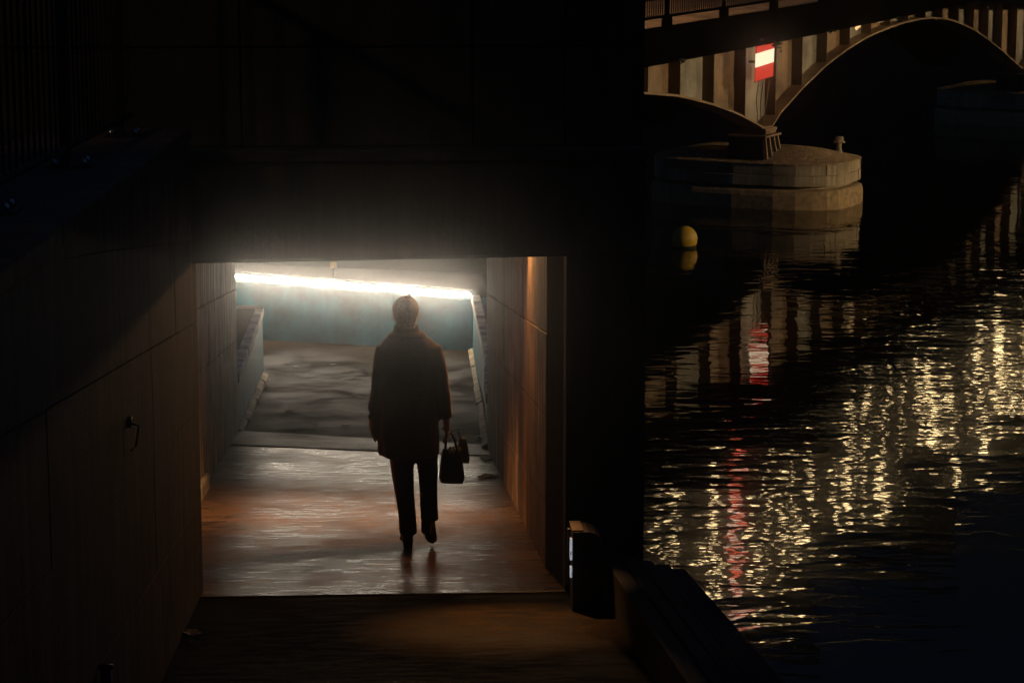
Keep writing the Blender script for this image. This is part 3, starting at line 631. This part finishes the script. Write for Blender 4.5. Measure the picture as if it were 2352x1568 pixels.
tpost = [-20.4, -16.8, -13.2, -9.53, -5.89, -2.34, 1.45, 5.2, 9, 12.8, 16.6, 20.4, 24.2, 28]
for i, t in enumerate(tpost):
    z = fas(t) + .87; obj('railing_post', qbox(t - .28, t + .28, .92, .99, z - .02, z + .21), 'fascia', br, bevel=.03)
    obj('railing_post', qbox(t - .05, t + .05, .92, .99, z + .21, z + 1.15), 'fascia', br)
for ta, tb in zip(tpost, tpost[1:]):
    za, zb_ = fas(ta) + .87, fas(tb) + .87
    obj('bottom_rail', qbox(ta + .05, tb - .05, .93, .98, za + .20, za + .26, zb_ + .20, zb_ + .26), 'fascia', br)
    obj('top_rail', qbox(ta + .05, tb - .05, .92, .99, za + 1.1, za + 1.16, zb_ + 1.1, zb_ + 1.16), 'fascia', br)
    if ta > -14:
        nb = int((tb - ta) / .13)
        for q in range(1, nb):
            t = ta + (tb - ta) * q / nb
            if t < -11 or t > 3: continue
            z = fas(t) + .87; obj('baluster', qbox(t - .012, t + .012, .94, .965, z + .25, z + 1.1), 'fascia', br)
# bearings under the springings
def bearing(T):
    bt = MB()
    obj('bearing_saddle', MB().prism([Q(T - .38, -.35, 1.93), Q(T + .38, -.35, 1.93), Q(T + .38, .46, 1.93), Q(T - .38, .46, 1.93)], [Q(T - .45, -.3, 2.10), Q(T + .45, -.3, 2.10), Q(T + .45, .5, 2.10), Q(T - .45, .5, 2.10)]), 'bayB', br, bevel=.02)
    s = obj('bearing_stool', MB().prism([Q(T - .62, -.6, 1.3), Q(T + .62, -.6, 1.3), Q(T + .62, .5, 1.3), Q(T - .62, .5, 1.3)], [Q(T - .5, -.5, 1.86), Q(T + .5, -.5, 1.86), Q(T + .5, .4, 1.86), Q(T - .5, .4, 1.86)]), 'iron', br)
    for dt in (-.55, -.2, .2, .55): obj('web_plate', MB().prism([Q(T + dt - .03, .40, 1.3), Q(T + dt + .03, .40, 1.3), Q(T + dt + .03, .60, 1.3), Q(T + dt - .03, .60, 1.3)], [Q(T + dt * .85 - .03, .38, 1.87), Q(T + dt * .85 + .03, .38, 1.87), Q(T + dt * .85 + .03, .5, 1.87), Q(T + dt * .85 - .03, .5, 1.87)]), 'bayB', s)
    obj('bearing_plate', qbox(T - .6, T + .6, -.55, .55, 1.87, 1.925), 'bayB', br, bevel=.01)
bearing(TP); bearing(TP2)
obj('small_lamp', MB().tube([Q(7.19, .05, 4.34), Q(7.19, .10, 4.40), Q(7.3, .12, 4.44)], .05, 8), 'smallamp', br, True)
obj('bird_spikes', qbox(9.0, 9.9, .03, .12, 4.44, 4.50), 'bayA', br)
obj('plate', qbox(25.6, 25.75, .35, .42, 2.5, 3.4), 'bayA', br)

# ------------------------------------------------------------------ navigation board
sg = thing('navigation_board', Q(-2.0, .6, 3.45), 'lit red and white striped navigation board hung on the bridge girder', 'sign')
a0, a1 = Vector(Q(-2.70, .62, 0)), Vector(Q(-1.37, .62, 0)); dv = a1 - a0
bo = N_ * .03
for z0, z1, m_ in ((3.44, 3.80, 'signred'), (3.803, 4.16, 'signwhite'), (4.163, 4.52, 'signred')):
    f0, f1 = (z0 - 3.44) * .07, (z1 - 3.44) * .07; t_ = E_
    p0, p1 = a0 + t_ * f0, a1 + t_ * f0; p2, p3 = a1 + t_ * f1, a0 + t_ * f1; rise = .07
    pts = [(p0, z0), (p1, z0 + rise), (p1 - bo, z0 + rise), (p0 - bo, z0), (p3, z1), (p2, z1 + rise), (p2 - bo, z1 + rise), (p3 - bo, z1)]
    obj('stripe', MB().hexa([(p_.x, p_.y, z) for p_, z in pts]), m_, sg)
obj('frame', qbox(-2.74, -1.33, .585, .60, 3.41, 3.43, 3.48, 3.50), 'iron', sg)
for t in (-2.35, -1.7): obj('mount', qbox(t - .03, t + .03, .30, .585, 3.9, 3.96), 'iron', sg)
for t in (-2.4, -2.05, -1.6): obj('cable', MB().tube([Q(t, .60, 3.43), Q(t + .1, .5, 2.9), Q(t * .6 - .5, .42, 2.45), Q(t * .5 - .6, .36, 2.16)], .012, 6), 'bayB', sg, True)

# plants hanging from the fascia
def vine(t, label, ln, n_=26, up_=.05):
    mb = MB(); base = Vector(Q(t, 1.04, fas(t) + up_))
    for i in range(n_):
        u = random.random(); c = base + E_ * random.gauss(0, .16) + N_ * random.uniform(-.02, .1) + Vector((0, 0, -ln * u * random.random()))
        r = random.uniform(.03, .075); ax = Vector((random.gauss(0, 1), random.gauss(0, 1), random.gauss(0, 1))).normalized(); bx_ = ax.cross(Vector((.3, .5, .8))).normalized(); cx_ = ax.cross(bx_) * .5
        mb.add([c - bx_ * r, c + cx_ * r, c + bx_ * r, c - cx_ * r], [(0, 1, 2, 3)])
    root = thing('hanging_plant', tuple(base), label, 'plant', 'plants rooted on the fascia edge')
    mb2 = MB(); mb2.tube([base - N_ * .04, base + Vector((0, 0, -ln * .3)) + E_ * .02, base + Vector((0, 0, -ln * .8)) + E_ * .06], [.012, .009, .004], 5)
    obj('leaves', mb, 'vine', root); obj('stem', mb2, 'vine', root)
vine(-2.35, 'dark weed hanging in front of the striped navigation board', .32)
vine(-9.0, 'dark tuft under the bridge fascia nearest the portal wall', .16)
vine(2.0, 'dark sprig on the fascia edge just right of the navigation board', .14, 14)
vine(8.3, 'dark tuft on the fascia edge above the arch crown', .2)
vine(17.0, 'dark sprig at the crest of the bridge fascia', .24, 16)

# ------------------------------------------------------------------ piers
def oval(T, z, g=0, n=26):
    """rounded pier plan: a long side to the camera and a blunt nose"""
    out = []
    for i in range(n):
        a = 2 * math.pi * i / n; c, q = math.cos(a), math.sin(a)
        out.append(Q(T + 1.05 + (1.85 + g) * math.copysign(abs(c) ** .62, c), -.3 + (2.75 + g) * math.copysign(abs(q) ** .62, q), z))
    return out
def pier(T, label):
    t = thing('pier', Q(T, 0, -.3), label, 'pier', 'stone piers of the footbridge')
    obj('core', MB().prism(oval(T, -.6, -.2), oval(T, 1.17, -.2)), 'pierstone', t)
    obj('footing', MB().rings([oval(T, -.6, .07), oval(T, .36, .07), oval(T, .50, .03), oval(T, .53, -.08)]), 'piertop', t, bevel=.04)
    ring = [Vector(p_) for p_ in oval(T, 0)]; n = len(ring)
    for row, (z0, z1) in enumerate(((.62, .90), (.908, 1.18))):
        for i in range(n // 2):
            i0 = 2 * i + row; pts = [ring[i0 % n], ring[(i0 + 1) % n], ring[(i0 + 2) % n]]; ctr = Vector(Q(T + 1.05, -.3, 0))
            d0, d1 = (pts[1] - pts[0]).normalized() * .006, (pts[2] - pts[1]).normalized() * .006
            pts[0] = pts[0] + d0; pts[2] = pts[2] - d1; k_ = 1 + random.uniform(-.004, .005)
            out = [ctr + (p_ - ctr) * k_ for p_ in pts]; inn = [ctr + (p_ - ctr) * .9 for p_ in pts]; poly = out + inn[::-1]
            obj('stone', MB().prism([p_ + Vector((0, 0, z0)) for p_ in poly], [p_ + Vector((0, 0, z1)) for p_ in poly]), 'pierstone', t, bevel=.01)
    cp = obj('cap', MB().rings([oval(T, 1.184, .015), oval(T, 1.22, .015), oval(T, 1.31, -.4), oval(T, 1.43, -.85), oval(T, 1.50, -1.3), oval(T, 1.53, -1.6)]), 'piertop', t)
    sd = cp.modifiers.new('sub', 'SUBSURF'); sd.subdivision_type = 'SIMPLE'; sd.levels = 4; sd.render_levels = 4
    tx = bpy.data.textures.new('crust', 'CLOUDS'); tx.noise_scale = .05; dp = cp.modifiers.new('crust', 'DISPLACE'); dp.texture = tx; dp.strength = .03; dp.texture_coords = 'LOCAL'; dp.mid_level = .5
    return t
pier(TP, 'stone pier with crusted top under the striped navigation board')
pier(TP2, 'farther stone pier at the right edge of the picture')
BT = .85
bo_ = thing('mooring_bollard', Q(.85, 1.75, 1.27), 'mushroom headed iron bollard on the corner of the near pier', 'bollard')
def rev(t, n_, prof, k_=16): return MB().rings([[Vector(Q(t, n_, z)) + Vector((r * math.cos(a), r * math.sin(a), 0)) for a in [2 * math.pi * i / k_ for i in range(k_)]] for r, z in prof])
obj('stem', rev(BT, 1.75, [(.12, 1.20), (.10, 1.34), (.07, 1.42), (.065, 1.58)]), 'pierstone', bo_, True)
obj('head', rev(BT, 1.75, [(.07, 1.582), (.17, 1.59), (.17, 1.62), (.12, 1.63), (.12, 1.71), (.10, 1.75), (.03, 1.76)]), 'pierstone', bo_, True)

# ------------------------------------------------------------------ buoy
bu = thing('buoy', (7.325, 56.9, 0), 'yellow ball buoy floating on the dark river', 'buoy')
mb = MB(); rs = []
for j in range(1, 24):
    a = math.pi * j / 24; rs.append([(7.325 + .305 * math.sin(a) * math.cos(2 * math.pi * i / 32), 56.9 + .305 * math.sin(a) * math.sin(2 * math.pi * i / 32), .205 - .305 * math.cos(a)) for i in range(32)])
mb.rings(rs); obj('float', mb, 'buoy', bu, True)
rs = [[(7.325 + r * math.cos(a), 56.9 + r * math.sin(a), z) for a in [i * math.pi / 16 for i in range(32)]] for r, z in ((.26, -.05), (.275, .0), (.288, .045), (.292, .06), (.283, .06))]
obj('weed_band', MB().rings(rs), 'vine', bu, True)
obj('ring', MB().tube([(7.325 + .05 * math.cos(a), 56.9 + .02, .515 + .025 * math.sin(a)) for a in [i * .63 for i in range(11)]], .008, 6), 'iron', bu, True)

# ------------------------------------------------------------------ far banks (behind the arch, and right of the frame)
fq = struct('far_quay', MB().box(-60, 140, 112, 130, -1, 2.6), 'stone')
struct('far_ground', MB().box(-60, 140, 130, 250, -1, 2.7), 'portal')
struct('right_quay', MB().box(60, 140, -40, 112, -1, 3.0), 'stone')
# buildings above the frame: their lit windows show only as reflections on the water
def building(x0, x1, y0, y1, z1, rows_, cols_, label, lit, zr_=(14, 26), seed=1, sl=0):
    rnd = random.Random(seed); t = thing('riverside_building', ((x0 + x1) / 2, y0, 2.7), label, 'building', 'buildings on the far bank')
    obj('wall', MB().box(x0, x1, y0, y1, 2.6, z1), 'plaster', t); obj('roof', MB().box(x0 - .4, x1 + .4, y0 - .4, y1 + .4, z1 + .01, z1 + .5), 'plaster', t)
    dx = (x1 - x0) / cols_; dz = (zr_[1] - zr_[0]) / rows_
    for i in range(cols_):
        for j in range(rows_):
            if rnd.random() > lit: continue
            a = x0 + dx * (i + .1 + .7 * rnd.random()); c = zr_[0] + dz * (j + .1 + .7 * rnd.random()); ww = rnd.uniform(.15, .45); c += sl * (a - (x0 + x1) / 2); w_ = obj('window', MB().box(a, a + ww, y0 - .06, y0 + .05, c, c + ww * 1.3), 'win', t)
    return t
building(15.2, 25, 134, 148, 35, 4, 11, 'tall dark building across the river, left of the row', .55, (25, 32), 3, -.3)
building(25.3, 33.5, 136, 150, 30, 4, 11, 'dark building with lit upper windows, middle of the far row', .4, (19, 26.5), 5, -.6)
building(33.8, 42, 136, 150, 24.5, 4, 11, 'lower dark building right of the middle of the far row', .42, (15, 21.5), 8, -.5)
building(42.3, 52, 136, 150, 22, 4, 11, 'low dark building at the right end of the far row', .45, (12.5, 19.5), 9, -.3)
building(-10, 15, 134, 148, 26, 2, 4, 'wide unlit building across the river behind the bridge', 0, (13, 22), 9)
ns = thing('neon_sign', (20.4, 133.5, 26), 'tall red and pale neon sign on the far building', 'sign')
for i in range(4): obj('letter_bar', MB().box(20.1, 20.7, 133.6, 133.8, 24.5 + i * 1.9, 25.4 + i * 1.9), 'neonred' if i % 2 == 0 else 'neonpale', ns)
obj('mount', MB().box(20.3, 20.5, 133.81, 134, 22.5, 31), 'iron', ns)

tb = thing('sky_blocker_building', (-2, -16, 6.7), 'unseen building block added behind the viewpoint to block sky light', 'building')  # unseen block, added to shade portal and walls from the sky
obj('wall', MB().box(-40, 30, -30, -16, -1, 30), 'plaster', tb); obj('roof', MB().box(-40.4, 30.4, -30.4, -15.6, 30.01, 30.5), 'plaster', tb)
tb = thing('sky_blocker_building', (-18, 0, 6.7), 'unseen building block added left of the ramp to block sky light', 'building')  # second unseen block, added to cut sky light from the left
obj('wall', MB().box(-40, -16.1, -15.5, 40, -1, 26), 'plaster', tb); obj('roof', MB().box(-40.4, -15.7, -15.55, 40.4, 26.01, 26.5), 'plaster', tb)
def street_lamp(x, y, zg, h, label, target, power, size):
    t = thing('street_lamp', (x, y, zg), label, 'street lamp', 'street lamps around the river')
    obj('pole', MB().tube([(x, y, zg), (x, y, zg + 1), (x, y, zg + h)], [.12, .08, .05], 10), 'iron', t, True)
    obj('arm', MB().tube([(x, y, zg + h), (x - .5, y, zg + h + .35), (x - 1.4, y, zg + h + .4)], .04, 8), 'iron', t, True)
    obj('lamp_head', MB().box(x - 1.9, x - 1.2, y - .16, y + .16, zg + h + .32, zg + h + .46), 'iron', t, bevel=.03)
    obj('glass', MB().box(x - 1.85, x - 1.25, y - .12, y + .12, zg + h + .29, zg + h + .318), 'lampglass', t)
    l = bpy.data.lights.new('street_lamp_light', 'SPOT'); l.energy = power; l.color = (1, .68, .34); l.spot_size = R(size); l.spot_blend = .5; l.shadow_soft_size = .25
    lo = bpy.data.objects.new('street_lamp_light', l); COL.objects.link(lo); lo.location = (x - 1.55, y, zg + h + .25)
    lo.rotation_euler = (Vector(target) - lo.location).to_track_quat('-Z', 'Y').to_euler()
street_lamp(62, 84, 3, 8, 'sodium street lamp on the right quay opposite the bridge', (17, 76, 3), 42000, 50)
street_lamp(62, 34, 3, 8, 'sodium street lamp on the right quay nearer the camera', (11, 63, 2), 95000, 31)

pb = Vector(Q(-6.5, -3.6, 0))
street_lamp(pb.x, pb.y, fas(-6.5) + .80, 6, 'unseen sodium lamp added on the footbridge deck to warm the road', (pb.x - .4, pb.y, 4.9), 1300, 130)  # added lamp above the frame, turns the deck orange
street_lamp(-7, 5.5, 6.72, 5.5, 'unseen dim lamp added left of the railing to lighten the wall behind', (-2.4, 13.9, 7.2), 330, 26)  # added out of view, brightens the wall seen through the bars
# ------------------------------------------------------------------ haze, added to stand in for lens bloom around the light strip
hz = obj('haze', MB().box(-75, 150, -50, 265, -2.5, 40), None)
hm = bpy.data.materials.new('haze'); hm.use_nodes = True; nt = hm.node_tree; nt.nodes.remove(nt.nodes['Principled BSDF'])
pv = nt.nodes.new('ShaderNodeVolumePrincipled'); pv.inputs['Density'].default_value = HAZE; pv.inputs['Anisotropy'].default_value = HAZE_G; pv.inputs['Color'].default_value = (.9, .9, .9, 1)
nt.links.new(pv.outputs[0], nt.nodes['Material Output'].inputs['Volume']); hz.data.materials.append(hm); tag(hz, kind='stuff')
hz.display_type = 'WIRE'
